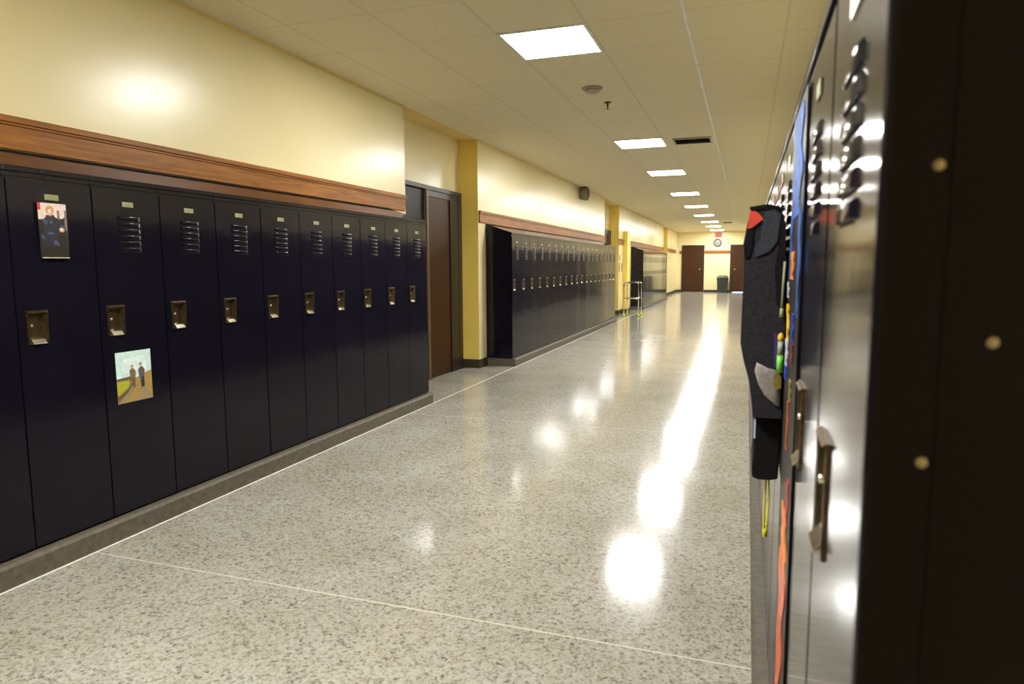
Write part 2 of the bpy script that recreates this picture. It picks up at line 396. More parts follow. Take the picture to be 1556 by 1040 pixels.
# ------------------------------------------------------------------ lockers
D = .36
def locker_parts(root, hinge=1):
    """local frame: x=0 is the door front facing +x, y across, z=0 on the base"""
    hw = W / 2 - .0006; B = MB(); P = M['paint']; fr = -.012
    T = .0015
    # shell: sides, back, bottom, sloping hood, front frame
    side = [(-D + .002, 0), (fr, 0), (fr, 1.617), (-D + .002, 1.732)]
    B.prism(side, -hw, -hw + T, P, 'y'); B.prism(side, hw - T, hw, P, 'y')
    B.box(-D + .002, -hw + T, 0, -D + .004, hw - T, 1.73, P)
    B.box(-D + .004, -hw + T, 0, fr, hw - T, .004, P)
    st = .020
    B.box(fr - .02, -hw + T, .004, fr, -hw + st, 1.617, P); B.box(fr - .02, hw - st, .004, fr, hw - T, 1.617, P)
    B.box(fr - .02, -hw + st, .004, fr, hw - st, .03, P)
    # header above the door: two stepped rails
    B.box(fr - .02, -hw + st, 1.560, fr, hw - st, 1.617, P)
    B.box(fr, -hw, 1.578, fr + .005, hw, 1.592, P); B.box(fr, -hw, 1.599, fr + .011, hw, 1.617, P)
    B.build('locker_body', root, bevel=.0012)
    Hd = MB()
    Hd.poly([(fr + .011, -hw, 1.6175), (fr + .011, hw, 1.6175), (-D + .002, hw, 1.7345), (-D + .002, -hw, 1.7345),
             (fr + .011, -hw, 1.6195), (fr + .011, hw, 1.6195), (-D + .002, hw, 1.7375), (-D + .002, -hw, 1.7375)],
            [(0, 3, 2, 1), (4, 5, 6, 7), (0, 1, 5, 4), (1, 2, 6, 5), (2, 3, 7, 6), (3, 0, 4, 7)], P)
    Hd.build('sloping_top', root)
    # door with a latch opening
    dw = W / 2 - .0042; z0, z1 = .012, 1.566; t = -.0115
    ly = -.105; hz0, hz1 = .885, 1.017; g = MB()
    ys = [-dw, ly - .044, ly + .044, dw]; zs = [z0, hz0, hz1, z1]
    for i in range(3):
        for j in range(3):
            if i == 1 and j == 1: continue
            g.poly([(0, ys[i], zs[j]), (0, ys[i + 1], zs[j]), (0, ys[i + 1], zs[j + 1]), (0, ys[i], zs[j + 1])], [(0, 1, 2, 3)], P)
    for (ya, za, yb, zb) in ((-dw, z0, dw, z0), (dw, z0, dw, z1), (dw, z1, -dw, z1), (-dw, z1, -dw, z0)):
        n = 1
        g.poly([(0, ya, za), (t, ya, za), (t, yb, zb), (0, yb, zb)], [(0, 1, 2, 3)], P)
    for k in range(6):
        zc = 1.436 - .0297 * k; lw = .0665
        p_ = [(.0002, .0118), (.0020, .0114), (.0036, .0104), (.0047, .0088), (.0053, .0068), (.0055, .0048), (.0058, -.0062), (.0054, -.0080), (.0042, -.0090), (.0002, -.0086)]
        v_ = [(x, -lw + x * 2.4, zc + z) for x, z in p_] + [(x, lw - x * 2.4, zc + z) for x, z in p_]; k_ = len(p_)
        g.poly(v_, [(a, a + 1, k_ + a + 1, k_ + a) for a in range(k_ - 1)], P, True)
        g.poly(v_, [list(range(k_))[::-1], list(range(k_, 2 * k_))], P)
        g.poly([(.0006, -lw + .006, zc - .0092), (.0006, lw - .006, zc - .0092), (.0006, lw - .006, zc - .0125), (.0006, -lw + .006, zc - .0125)], [(0, 3, 2, 1)], M['inside'])
    door = g.build('door', root, fix=False)
    bm = bmesh.new(); bm.from_mesh(door.data); bmesh.ops.remove_doubles(bm, verts=bm.verts, dist=1e-6); bm.to_mesh(door.data); bm.free()
    bv = door.modifiers.new('bevel', 'BEVEL'); bv.width = .003; bv.segments = 2; bv.limit_method = 'ANGLE'; bv.angle_limit = 1.0
    # latch: rim, tapered cup, lift lip
    def ring(w0, w1, za, zb, x): return [(x, ly - w1, za), (x, ly + w1, za), (x, ly + w0, zb), (x, ly - w0, zb)]
    R_ = MB(); o4 = ring(.0485, .0445, hz0 - .006, hz1 + .006, .0035); i4 = ring(.043, .037, hz0 + .004, hz1 - .002, .0035)
    ob = [(-.0005, p[1], p[2]) for p in ring(.0500, .0460, hz0 - .0075, hz1 + .0075, 0)]
    R_.poly(ob + o4 + i4, [(i, (i + 1) % 4, 4 + (i + 1) % 4, 4 + i) for i in range(4)] + [(4 + i, 4 + (i + 1) % 4, 8 + (i + 1) % 4, 8 + i) for i in range(4)], M['bronze'])
    cup = ring(.036, .030, hz0 + .016, hz1 - .014, -.020)
    R_.poly(i4 + cup, [(i, (i + 1) % 4, 4 + (i + 1) % 4, 4 + i) for i in range(4)] + [(4, 5, 6, 7)], M['bronze_dark'])
    latch = R_.build('latch', root, fix=True)
    lp = MB()
    lp.prism([(-.018, hz0 + .018), (.010, hz0 - .004), (.012, hz0 - .001), (-.002, hz0 + .016), (-.018, hz0 + .024)], ly - .029, ly + .029, M['lip'], 'y')
    lift = lp.build('lift_handle', latch, bevel=.001); lift['label'] = 'bright metal lift handle'
    lp = MB(); lp.prism([(.0035, hz1 - .003), (.0075, hz1 + .002), (.0035, hz1 + .006)], ly - .043, ly + .043, M['bronze'], 'y'); lp.build('latch_lip', latch)
    lp = MB(); lp.lathe([(.001, -.012), (.006, -.012), (.006, .001), (.004, .003), (.001, .003)], M['lip'], 12, 'x', (0, ly - .026, hz0 + .075)); lp.build('latch_button', latch)
    np_ = MB(); np_.box(0, -.031, 1.491, .003, .031, 1.515, M['plate']);
    pl = np_.build('number_plate', door, bevel=.0008); pl['label'] = 'small brass number plate'

ORD = ['first', 'second', 'third', 'fourth', 'fifth', 'sixth', 'seventh', 'eighth', 'ninth', 'tenth', 'eleventh', 'twelfth', 'thirteenth', 'fourteenth', 'fifteenth', 'sixteenth', 'seventeenth', 'eighteenth', 'nineteenth', 'twentieth']
proto = empty('locker', (XL, 2.158 - W, .10))
locker_parts(proto)
for o in list(COL.objects):
    if o.parent: KIDS.setdefault(o.parent.name, []).append(o)
first = [True]
def place_locker(loc, rz, label, group):
    if first[0]: o = proto; first[0] = False
    else: o = copy_tree(proto)
    o.location = loc; o.rotation_euler = (0, 0, rz)
    tag(o, label, 'locker', group)
    if not (label.startswith('glossy') or 'streamers' in label or 'backpack hanging' in label):          # doors never hang perfectly square
        for ch in COL.objects:
            if ch.parent == o and ch.name.startswith('door'): ch.rotation_euler.z = random.uniform(-.0065, .0065)
    return o
g1 = 'navy lockers of the near left row'
special = {-1: 'navy locker cut off by the left edge of the photo', 0: 'navy locker with a glossy picture of a blond person under its number plate', 1: 'navy locker with a landscape picture of two people stuck below its latch'}
for i in range(-1, 10):
    lab = special.get(i)
    if lab is None:
        n = 9 - i
        lab = 'navy locker at the end of the near left row, beside the brown door' if n == 0 else 'navy locker with bronze latch, %s from the brown door end of the near left row' % ORD[n]
    place_locker((XL, 2.158 + i * W, .10), 0, lab, g1)
for i in range(19):
    lab = 'navy locker at the near end of the middle left row, its dark side showing' if i == 0 else ('navy locker at the far end of the middle left row, before the second recess' if i == 18 else 'navy locker, %s from the near end of the middle left row' % ORD[i])
    place_locker((XL, ROW2[0] + (i + .5) * W, .10), 0, lab, 'navy lockers of the middle left row')
for i in range(16):
    lab = 'navy locker at the near end of the far left row, behind the walker' if i == 0 else ('navy locker at the far end of the far left row, nearest the end wall' if i == 15 else 'navy locker, %s from the near end of the far left row' % ORD[i])
    place_locker((XL, ROW3[0] + (i + .5) * W, .10), 0, lab, 'navy lockers of the far left row')
for i in range(NR):
    lab = {0: 'glossy navy locker nearest the camera, with dark riveted end panel', 1: 'glossy navy locker, second from the camera in the right row',
           2: 'navy locker covered with black card and colourful streamers in the right row', 3: 'navy locker with the backpack hanging on it in the right row'}.get(i, 'navy locker just visible behind the hanging backpack, %s from the camera in the right row' % ORD[min(i, 19)] if i < 11 else 'navy locker farther down the right row, hidden behind the backpack')
    o = place_locker((XRF, .6095 + (i + .5) * W, RB), PI, lab, 'navy lockers of the right row')
    if i in (2, 3):
        for ch in [c for c in COL.objects if c.parent == o]:
            if ch.name.startswith('latch'):
                for g_ in [c for c in COL.objects if c.parent == ch]: bpy.data.objects.remove(g_)
                bpy.data.objects.remove(ch)
            elif i == 2 and ch.name.startswith('door'):
                for g_ in [c for c in COL.objects if c.parent == ch]: bpy.data.objects.remove(g_)
                dm = MB(); dw = W / 2 - .0055; dm.box(-.0115, -dw, .012, 0, dw, 1.566, M['paint'])
                old = ch.data; nw = dm.build('door', o, bevel=.003); bpy.data.objects.remove(ch)
    if i == 0:
        e = MB()
        # local frame is turned by 180 degrees: near end is at +y
        ya, yb = W / 2 + .0002, W / 2 + .0165
        e.prism([(-D + .002, 0), (.004, 0), (.004, 1.612), (.001, 1.620), (-D + .002, 1.735)], ya, yb, M['panel_paint'], 'y')
        ep = e.build('end_panel', o, bevel=.006); ep['label'] = 'dark end panel with rivets'
        ep.data.materials.append(M['paint'])
        for p in ep.data.polygons:
            if p.normal.x > .5: p.material_index = 1
        fl = MB(); fl.box(-.052, yb, .01, -.044, yb + .0015, 1.60, M['panel_paint']); fl.build('panel_fold', ep)
        for (x, z) in ((.133, 1.376), (.1755, 1.244), (.134, 1.148)):
            rv = MB(); rv.lathe([(.0001, yb + .0022), (.0018, yb + .0020), (.0040, yb + .0010), (.0044, yb)][::-1], M['rivet'], 12, 'y', (XRF - x, 0, z - RB))
            q = rv.build('rivet', ep); q['label'] = 'brass rivet'
            rv = None

# ------------------------------------------------------------------ pictures on the left lockers
def picture(name, corners, layers, label, off=.0006):
    """corners TL TR BR BL as (y, z) on the door plane; layers = (material, [(u, v)...]) with u right, v down, drawn in order"""
    x = XL + off
    root = None
    def at(u, v, h):
        (a, b_, c, d) = corners
        y = (a[0] * (1 - u) + b_[0] * u) * (1 - v) + (d[0] * (1 - u) + c[0] * u) * v
        z = (a[1] * (1 - u) + b_[1] * u) * (1 - v) + (d[1] * (1 - u) + c[1] * u) * v
        return (x + h, y, z)
    B = MB()
    cs = [at(0, 0, 0), at(1, 0, 0), at(1, 1, 0), at(0, 1, 0)]; ft = [at(0, 0, .0008), at(1, 0, .0008), at(1, 1, .0008), at(0, 1, .0008)]
    B.poly(cs + ft, [(0, 1, 2, 3), (7, 6, 5, 4), (0, 4, 5, 1), (1, 5, 6, 2), (2, 6, 7, 3), (3, 7, 4, 0)], M[layers[0]])
    for k, (m_, pts_) in enumerate(layers[1:]):
        h = .0010 + .00012 * k
        B.poly([at(u, v, h) for u, v in pts_], [list(range(len(pts_)))[::-1]], M[m_])
    o = B.build(name, fix=False)
    return tag(o, label, 'picture')
def ell(cx, cy, rx, ry, n=14): return [(cx + rx * math.cos(2 * PI * k / n), cy + ry * math.sin(2 * PI * k / n)) for k in range(n)]
picture('locker_picture', [(2.084, 1.577), (2.210, 1.577), (2.210, 1.344), (2.084, 1.344)], ['p_ink',
    ('p_pale', [(0, 0), (1, 0), (1, .20), (.86, .27), (0, .30)]), ('p_red', [(0, 0), (.10, 0), (.10, .13), (0, .13)]), ('p_cream', [(0, .13), (.12, .13), (.13, .27), (0, .27)]),
    ('p_mauve', [(.66, .12), (.74, .12), (.76, .30), (.66, .30)]), ('p_mauve', [(.93, .12), (1, .10), (1, .5), (.9, .5)]),
    ('p_navy', [(.08, .33), (.30, .23), (.52, .23), (.78, .30), (.98, .50), (1, .62), (.70, .56), (.62, .62), (.70, .78), (.10, .78), (.04, .60), (.16, .48)]),
    ('p_blue', [(.14, .31), (.26, .28), (.32, .36), (.22, .40)]), ('p_blue', [(.40, .30), (.50, .33), (.44, .38), (.37, .35)]), ('p_blue', [(.28, .52), (.50, .52), (.52, .56), (.30, .57)]),
    ('p_blue', [(.03, .58), (.12, .58), (.22, .65), (.06, .65)]), ('p_blue', [(.50, .66), (.60, .68), (.70, .77), (.46, .75)]), ('p_blue', [(.76, .38), (.88, .40), (.84, .46), (.78, .45)]),
    ('p_dark', [(.26, .22), (.54, .21), (.60, .28), (.22, .30)]), ('p_hair', ell(.40, .125, .15, .080)), ('p_skin', ell(.40, .155, .095, .080)), ('p_pale', ell(.39, .15, .06, .05)),
    ('p_hair', [(.27, .10), (.36, .075), (.48, .075), (.54, .11), (.44, .095), (.32, .12)]), ('p_skin', ell(.79, .475, .10, .045)), ('p_pale', ell(.78, .47, .055, .025)),
    ('p_cream', [(.03, .985), (1, .985), (1, 1), (.03, 1)])], 'glossy picture of a blond person in dark clothes below a locker number plate', .0125)
picture('landscape_picture', [(2.412, .8955), (2.614, .8955), (2.614, .646), (2.412, .646)], ['p_path',
    ('p_sky', [(0, 0), (1, 0), (1, .50), (0, .56)]), ('p_sky2', [(.15, .15), (.8, .1), (.9, .38), (.2, .42)]), ('p_brown', [(0, .51), (.4, .49), (.4, .58), (0, .58)]), ('p_straw', [(.78, .47), (1, .42), (1, .95), (.80, .78)]),
    ('p_lime', [(0, .56), (.36, .56), (.34, .68), (.12, .82), (0, .84)]), ('p_brown', [(0, .86), (.30, .72), (.42, .60), (.46, .62), (.30, .80), (.02, .96)]),
    ('p_straw', [(.40, .55), (.80, .53), (.80, .64), (.42, .66)]),
    ('p_straw', [(.30, .90), (.62, .66), (.68, .68), (.60, .96), (.24, 1)]),
    ('p_tan', [(.36, .38), (.42, .34), (.48, .34), (.54, .40), (.52, .54), (.38, .54)]), ('p_brown', [(.40, .53), (.52, .53), (.50, .72), (.43, .72)]), ('p_skin', ell(.445, .30, .035, .035)),
    ('p_shirt', [(.61, .38), (.67, .33), (.73, .33), (.80, .40), (.77, .55), (.63, .55)]), ('p_dark', [(.66, .53), (.77, .53), (.77, .74), (.68, .74)]), ('p_blue', [(.66, .53), (.73, .53), (.72, .60), (.67, .60)]), ('p_skin', ell(.685, .285, .035, .035)), ('p_dark', [(.65, .265), (.72, .26), (.71, .245), (.66, .245)])],
    'landscape picture of two people walking a path, stuck on a navy locker')

# ------------------------------------------------------------------ ceiling fittings
LX = -1.335
lights = [(.95, 'above the camera'), (4.755, 'largest and nearest in view'), (8.93, 'second in the line'), (11.88, 'third in the line'), (15.5, 'fourth in the line'), (18.95, 'fifth in the line'), (22.4, 'sixth in the line'), (25.85, 'seventh in the line'), (28.9, 'eighth in the line'), (32.2, 'farthest, above the exit sign')]
def make_light():
    r = empty('ceiling_light', (0, 0, 0)); f = MB(); a, c_ = .305, .282
    for (x0, y0, x1, y1) in ((-a, -a, a, -c_), (-a, c_, a, a), (-a, -c_, -c_, c_), (c_, -c_, a, c_)): f.box(x0, y0, -.010, x1, y1, -.0005, M['lamp_frame'])
    f.build('lamp_frame', r)
    d = MB(); d.box(-c_ + .0005, -c_ + .0005, -.007, c_ - .0005, c_ - .0005, -.001, M['diffuser']); q = d.build('diffuser', r); q['label'] = 'glowing white diffuser'
    return r
lp = make_light()
KIDS[lp.name] = [o for o in COL.objects if o.parent == lp]
for i, (y, t) in enumerate(lights):
    o = lp if i == 0 else copy_tree(lp)
    o.location = (LX, y, CH); tag(o, 'square white ceiling light, ' + t, 'ceiling light', 'square ceiling lights along the corridor')
# smoke detector, sprinkler, vents
r = empty('smoke_detector', (LX, 6.05, CH)); tag(r, 'round beige smoke detector on the ceiling beyond the nearest light', 'smoke detector')
q = MB(); q.lathe([(.001, -.0005), (.09, -.0005), (.09, -.012), (.084, -.016), (.001, -.016)], M['offwhite']); q.build('mounting_plate', r)
q = MB(); q.lathe([(.001, -.0165), (.066, -.0165), (.062, -.034), (.045, -.044), (.001, -.046)], M['offwhite']); q.build('sensor_head', r)
r = empty('sprinkler', (-1.31, 6.62, CH)); tag(r, 'small dark sprinkler head hanging from the ceiling', 'sprinkler')
q = MB(); q.lathe([(.001, -.0005), (.035, -.0005), (.030, -.008), (.001, -.008)], M['bronze']); q.build('escutcheon', r)
q = MB(); q.tube([(0, 0, -.0085), (0, 0, -.045)], .009, M['bronze']); q.tube([(0, -.012, -.03), (0, -.014, -.05), (0, 0, -.062)], .003, M['bronze']); q.tube([(0, .012, -.03), (0, .014, -.05), (0, 0, -.062)], .003, M['bronze']); q.build('sprinkler_body', r)
q = MB(); q.lathe([(.001, -.062), (.018, -.0625), (.018, -.064), (.001, -.065)], M['bronze']); q.build('deflector', r)
def vent(x0, x1, y0, y1, label):
    c = ((x0 + x1) / 2, (y0 + y1) / 2, CH); r = empty('ceiling_vent', c); tag(r, label, 'vent', 'slotted ceiling vents')
    hx, hy = (x1 - x0) / 2, (y1 - y0) / 2; f = MB()
    for (a0, b0, a1, b1) in ((-hx, -hy, hx, -hy + .02), (-hx, hy - .02, hx, hy), (-hx, -hy + .02, -hx + .02, hy - .02), (hx - .02, -hy + .02, hx, hy - .02)): f.box(a0, b0, -.018, a1, b1, -.0005, M['grille_frame'])
    f.build('vent_frame', r)
    bk = MB(); bk.box(-hx + .021, -hy + .021, -.004, hx - .021, hy - .021, -.0008, M['grille']); bk.build('vent_back', r)
    n = 5; sl = MB()
    for k in range(n):
        yc = -hy + .02 + (2 * hy - .04) * (k + .5) / n
        sl.poly([(-hx + .021, yc - .012, -.016), (hx - .021, yc - .012, -.016), (hx - .021, yc + .012, -.006), (-hx + .021, yc + .012, -.006), (-hx + .021, yc - .012, -.0145), (hx - .021, yc - .012, -.0145), (hx - .021, yc + .012, -.0045), (-hx + .021, yc + .012, -.0045)],
                [(0, 3, 2, 1), (4, 5, 6, 7), (0, 1, 5, 4), (2, 3, 7, 6), (0, 4, 7, 3), (1, 2, 6, 5)], M['grille'])
    sl.build('louvers', r)
vent(-.925, -.465, 8.75, 9.13, 'dark slotted ceiling vent beside the second light')
vent(-.90, -.58, 26.4, 26.8, 'small dark ceiling vent far down the corridor, right of the lights')

# wall speaker under the ceiling
r = empty('wall_speaker', (XW, 13.45, 2.72)); tag(r, 'round grey loudspeaker on the left wall just under the ceiling', 'loudspeaker')
q = MB(); q.lathe([(.001, .0005), (.105, .0005), (.125, .06), (.135, .10), (.135, .15), (.128, .163), (.112, .165), (.112, .155), (.001, .155)], M['gray_speaker'], 32, 'x'); q.build('speaker_housing', r)
q = MB(); q.lathe([(.001, .1555), (.111, .1555), (.10, .172), (.06, .190), (.001, .197)], M['speaker_mesh'], 32, 'x'); q.build('speaker_grille', r)

# switch plates by the second recess
q = MB(); q.box(XW + .0005, 18.00, 1.44, XW + .008, 18.09, 1.56, M['black']); q.box(XW + .008, 18.035, 1.48, XW + .014, 18.055, 1.52, M['white']); tag(q.build('light_switch', bevel=.001), 'small dark switch plate on the cream wall left of the pier', 'switch')
for y0, y1, z0, z1, lab in ((17.93, 18.05, 1.13, 1.36, 'narrow dark notice below the switch, nearer the recess'), (18.28, 18.40, 1.12, 1.36, 'narrow dark notice below the switch, nearer the pier')):
    q = MB(); q.box(XW + .0005, y0, z0, XW + .006, y1, z1, M['p_mauve']); q.box(XW + .006, y0 + .015, z0 + .05, XW + .0066, y1 - .015, z1 - .03, M['p_shirt'])
    tag(q.build('wall_notice'), lab, 'notice', 'narrow notices on the cream wall')

# ------------------------------------------------------------------ end wall things
r = empty('exit_sign', (-1.32, YE, 2.68)); tag(r, 'red lit exit sign above the clock on the end wall', 'exit sign')
q = MB(); q.box(-.15, -.055, -.105, .15, -.0005, .105, M['offwhite']); q.build('sign_housing', r, bevel=.004)
q = MB(); q.box(-.138, -.0565, -.093, .138, -.0555, .093, M['sign_face']); q.build('sign_face', r)
cu = bpy.data.curves.new('lettering', 'FONT'); cu.body = 'EXIT'; cu.size = .185; cu.align_x = 'CENTER'; cu.align_y = 'CENTER'; cu.extrude = .0015; cu.offset = .004
cu.materials.append(M['red_letters'])
t0_ = bpy.data.objects.new('lettering_curve', cu); COL.objects.link(t0_); bpy.context.view_layer.update(); me_ = bpy.data.meshes.new_from_object(t0_.evaluated_get(bpy.context.evaluated_depsgraph_get())); bpy.data.objects.remove(t0_)
t = bpy.data.objects.new('lettering', me_); COL.objects.link(t); t.parent = r; t.location = (0, -.0585, 0); t.rotation_euler = (PI / 2, 0, 0); t.scale = (.82, 1, 1)
r = empty('wall_clock', (-1.36, YE, 2.32)); tag(r, 'round white wall clock with dark rim on the end wall', 'clock')
q = MB(); q.lathe([(.001, -.0005), (.185, -.0005), (.185, -.035), (.175, -.045), (.160, -.045), (.155, -.036), (.001, -.036)], M['black'], 40, 'y'); q.build('clock_rim', r)
q = MB(); q.lathe([(.001, -.0365), (.154, -.0365), (.154, -.038), (.001, -.038)], M['dial'], 40, 'y')
for k in range(12):
    a = PI / 6 * k; ca, sa = math.cos(a), math.sin(a); w_, l0, l1 = .005, .122, .146
    q.poly([(ca * l0 - sa * w_, -.0385, sa * l0 + ca * w_), (ca * l1 - sa * w_, -.0385, sa * l1 + ca * w_), (ca * l1 + sa * w_, -.0385, sa * l1 - ca * w_), (ca * l0 + sa * w_, -.0385, sa * l0 - ca * w_)], [(0, 1, 2, 3)], M['black'])
q.build('clock_face', r, fix=False)
for ang, ln_, nm in ((PI / 2 - 1.0, .085, 'hour_hand'), (PI / 2 + .6, .125, 'minute_hand')):
    q = MB(); ca, sa = math.cos(ang), math.sin(ang); w_ = .006
    vs = [(-sa * w_, 0, ca * w_), (ca * ln_ - sa * w_ * .4, 0, sa * ln_ + ca * w_ * .4), (ca * ln_ + sa * w_ * .4, 0, sa * ln_ - ca * w_ * .4), (sa * w_, 0, -ca * w_)]
    y_ = -.041 if nm == 'hour_hand' else -.044
    q.poly([(a, y_, c) for a, _, c in vs] + [(a, y_ - .0015, c) for a, _, c in vs], [(0, 1, 2, 3), (7, 6, 5, 4), (0, 4, 5, 1), (1, 5, 6, 2), (2, 6, 7, 3), (3, 7, 4, 0)], M['black']); q.build(nm, r)
# bin
r = empty('trash_can', (-1.07, YE - .36, 0)); tag(r, 'dark green grey domed trash can between the end wall doors', 'trash can')
def rr(hx, hy, rad, n=6):
    out = []
    for cx, cy, a0 in ((hx - rad, hy - rad, 0), (-hx + rad, hy - rad, PI / 2), (-hx + rad, -hy + rad, PI), (hx - rad, -hy + rad, 1.5 * PI)):
        out += [(cx + rad * math.cos(a0 + PI / 2 * k / n), cy + rad * math.sin(a0 + PI / 2 * k / n)) for k in range(n + 1)]
    return out
def loft(b_, rings, m):
    n = len(rings[0][0]); vs = [(x, y, z) for pts_, z in rings for x, y in pts_]
    fs = [(i * n + k, i * n + (k + 1) % n, (i + 1) * n + (k + 1) % n, (i + 1) * n + k) for i in range(len(rings) - 1) for k in range(n)]
    fs += [list(range(n))[::-1], list(range((len(rings) - 1) * n, len(rings) * n))]
    b_.poly(vs, fs, m, True)
q = MB(); loft(q, [(rr(.205, .205, .06), 0), (rr(.215, .215, .06), .02), (rr(.245, .245, .06), .58), (rr(.255, .255, .06), .585), (rr(.255, .255, .06), .61)], M['bin']); q.build('bin_body', r)
q = MB(); loft(q, [(rr(.262, .262, .06), .612), (rr(.262, .262, .06), .66), (rr(.245, .245, .08), .72), (rr(.20, .20, .10), .775), (rr(.12, .12, .1), .80)], M['bin_lid']); ld = q.build('dome_lid', r)
q = MB(); q.box(-.13, -.266, .635, .13, -.255, .72, M['black']); q.build('swing_flap', ld, bevel=.003)

# ------------------------------------------------------------------ walker
r = empty('walker', (-2.78, 17.55, 0)); tag(r, 'chrome walking frame with yellow tennis balls by the left wall', 'walker')
def arch(y, nm):
    q = MB(); R = .05; x0, x1, zt = -.17, .20, .86
    path = [(x1, y, .045), (x1, y, zt - R)] + [(x1 - R + R * math.cos(a), y, zt - R + R * math.sin(a)) for a in (PI / 8, PI / 4, 3 * PI / 8, PI / 2)]
    path += [(x0 + R, y, zt)] + [(x0 + R - R * math.sin(a), y, zt - R + R * math.cos(a)) for a in (PI / 8, PI / 4, 3 * PI / 8, PI / 2)] + [(x0, y, .045)]
    q.tube(path, .0125, M['chrome'], 12); return q.build(nm, r)
ya, yb_ = -.25, .25
for y in (ya, yb_):
    sf = arch(y, 'side_frame')
    q = MB(); q.tube([(-.17, y, .45), (.20, y, .45)], .010, M['chrome']); q.build('side_brace', sf)
    q = MB(); q.tube([(-.07, y, .86), (.11, y, .86)], .018, M['grip'], 12); q.build('hand_grip', sf)
q = MB(); q.tube([(-.17, ya, .66), (-.17, yb_, .66)], .011, M['chrome']); q.tube([(-.17, ya, .40), (-.17, yb_, .40)], .011, M['chrome']); q.build('front_crossbar', r)
q = MB(); pth = [(-.17, ya, .78), (-.215, ya + .04, .78), (-.215, yb_ - .04, .78), (-.17, yb_, .78)]; q.tube(pth, .009, M['chrome']); q.build('folding_bar', r)
for x in (-.17, .20):
    for y in (ya, yb_):
        q = MB(); n_ = 10
        q.lathe([(.034 * math.sin(PI * (k + .15) / (n_ + .3)), .0345 - .034 * math.cos(PI * (k + .15) / (n_ + .3))) for k in range(n_ + 1)], M['ball'], 18, 'z', (x, y, 0)); o = q.build('tennis_ball', r)
        o['label'] = 'yellow tennis ball foot'

# ------------------------------------------------------------------ decorated third locker on the right
DF = XRF                      # door front plane; things stick out towards -x
r = empty('hanging_streamer_board', (DF, 1.5625, RB + .012)); tag(r, 'black card with blue foil and orange streamers on a right row locker', 'locker decoration')
def plate_yz(b_, pts_, h0, h1, m):  # outline (Y, z) in world, thickness away from the door
    b_.prism([(y - 1.617, z - RB - .012) for y, z in pts_], -h1, -h0, m, 'x')
q = MB(); plate_yz(q, [(1.433, .30), (1.802, .30), (1.802, 1.630), (1.433, 1.630)], .0015, .0040, M['board']); q.build('card_backing', r)
def wav(y0, z0, y1, z1, w0, w1, n=14, amp=.008, ph=0.0):
    L_, R_ = [], []
    for k in range(n + 1):
        t_ = k / n; y = y0 + (y1 - y0) * t_ + amp * math.sin(9 * t_ + ph); w_ = (w0 + (w1 - w0) * t_) * (1 + .25 * math.sin(13 * t_ + ph)); z = z0 + (z1 - z0) * t_
        L_.append((y - w_ / 2, z)); R_.append((y + w_ / 2, z))
    return L_ + R_[::-1]
def streamer(nm, lab, m, h, args):
    q = MB(); plate_yz(q, wav(*args), h, h + .0022, M[m]); o = q.build(nm, r); o['label'] = lab
streamer('foil_streamer', 'blue foil streamer, top piece', 'blue_foil', .0042, (1.60, 1.615, 1.60, 1.40, .20, .24))
streamer('foil_streamer', 'blue foil streamer, near tail', 'blue_foil', .0042, (1.475, 1.40, 1.46, 1.20, .055, .022))
streamer('foil_streamer', 'blue foil streamer, far tail', 'blue_foil', .0042, (1.72, 1.40, 1.74, 1.27, .07, .03))
streamer('paper_strip', 'orange paper strip', 'orange_paper', .0045, (1.64, 1.33, 1.66, 1.27, .10, .07, 8))
streamer('paper_strip', 'orange and yellow paper strip', 'yellow', .0045, (1.755, 1.21, 1.72, 1.13, .07, .05, 8))
streamer('paper_strip', 'pale blue paper strip', 'white_paper', .0045, (1.735, 1.129, 1.75, 1.07, .09, .05, 8))
streamer('paper_strip', 'royal blue paper strip', 'royal', .0045, (1.75, 1.069, 1.755, 1.035, .08, .05, 6))
streamer('paper_strip', 'royal blue paper strip nearer the hinge', 'royal', .0045, (1.57, 1.20, 1.57, 1.14, .045, .03, 6))
streamer('paper_strip', 'maroon paper strip', 'maroon', .0045, (1.565, 1.139, 1.57, 1.09, .06, .04, 6))
streamer('paper_strip', 'olive paper strip', 'olive', .0045, (1.57, 1.06, 1.565, 1.02, .05, .035, 6))
streamer('paper_strip', 'pale paper strip high on the card', 'white_paper', .0045, (1.77, 1.262, 1.765, 1.225, .045, .03, 6))
streamer('ribbon', 'thin red ribbon', 'orange_foil', .0045, (1.60, 1.01, 1.615, .90, .022, .018, 10))
streamer('ribbon', 'red ribbon', 'red_paper', .0045, (1.50, .865, 1.515, .775, .035, .03, 10))
streamer('paper_streamer', 'orange paper streamer', 'orange_paper', .0045, (1.59, .775, 1.56, .66, .12, .17, 10))
streamer('paper_streamer', 'long orange red streamer', 'orange_foil', .0045, (1.575, .659, 1.60, .33, .20, .11, 18))

# ------------------------------------------------------------------ backpack hanging on the fourth locker
Y0, Y1 = 1.84, 2.12
r = empty('backpack', (DF, 2.0, .72)); tag(r, 'charcoal navy backpack with orange red corner patch hanging on the right row lockers', 'backpack')
def bp(x, z, y): return (x * .985 - DF, y - 2.0, z - .72)
prof = [(.098, .905), (.0988, 1.00), (.0988, 1.33), (.088, 1.352), (.087, 1.42), (.075, 1.443), (.045, 1.450), (.006, 1.442), (-.004, 1.405), (-.012, 1.355), (-.009, 1.27), (-.010, 1.18), (-.011, 1.10), (-.002, 1.055), (.014, 1.00), (.024, .93), (.026, .905)]
cx = sum(p[0] for p in prof) / len(prof); cz = 1.18
q = MB(); rings = []
for (y, s) in ((Y0, .965), (Y0 + .012, 1.0), (1.99, 1.0), (Y1 - .03, 1.0), (Y1, .93)):
    rings.append([bp(cx + (x - cx) * s, cz + (z - cz) * (1 - (1 - s) * .25), y) for x, z in prof])
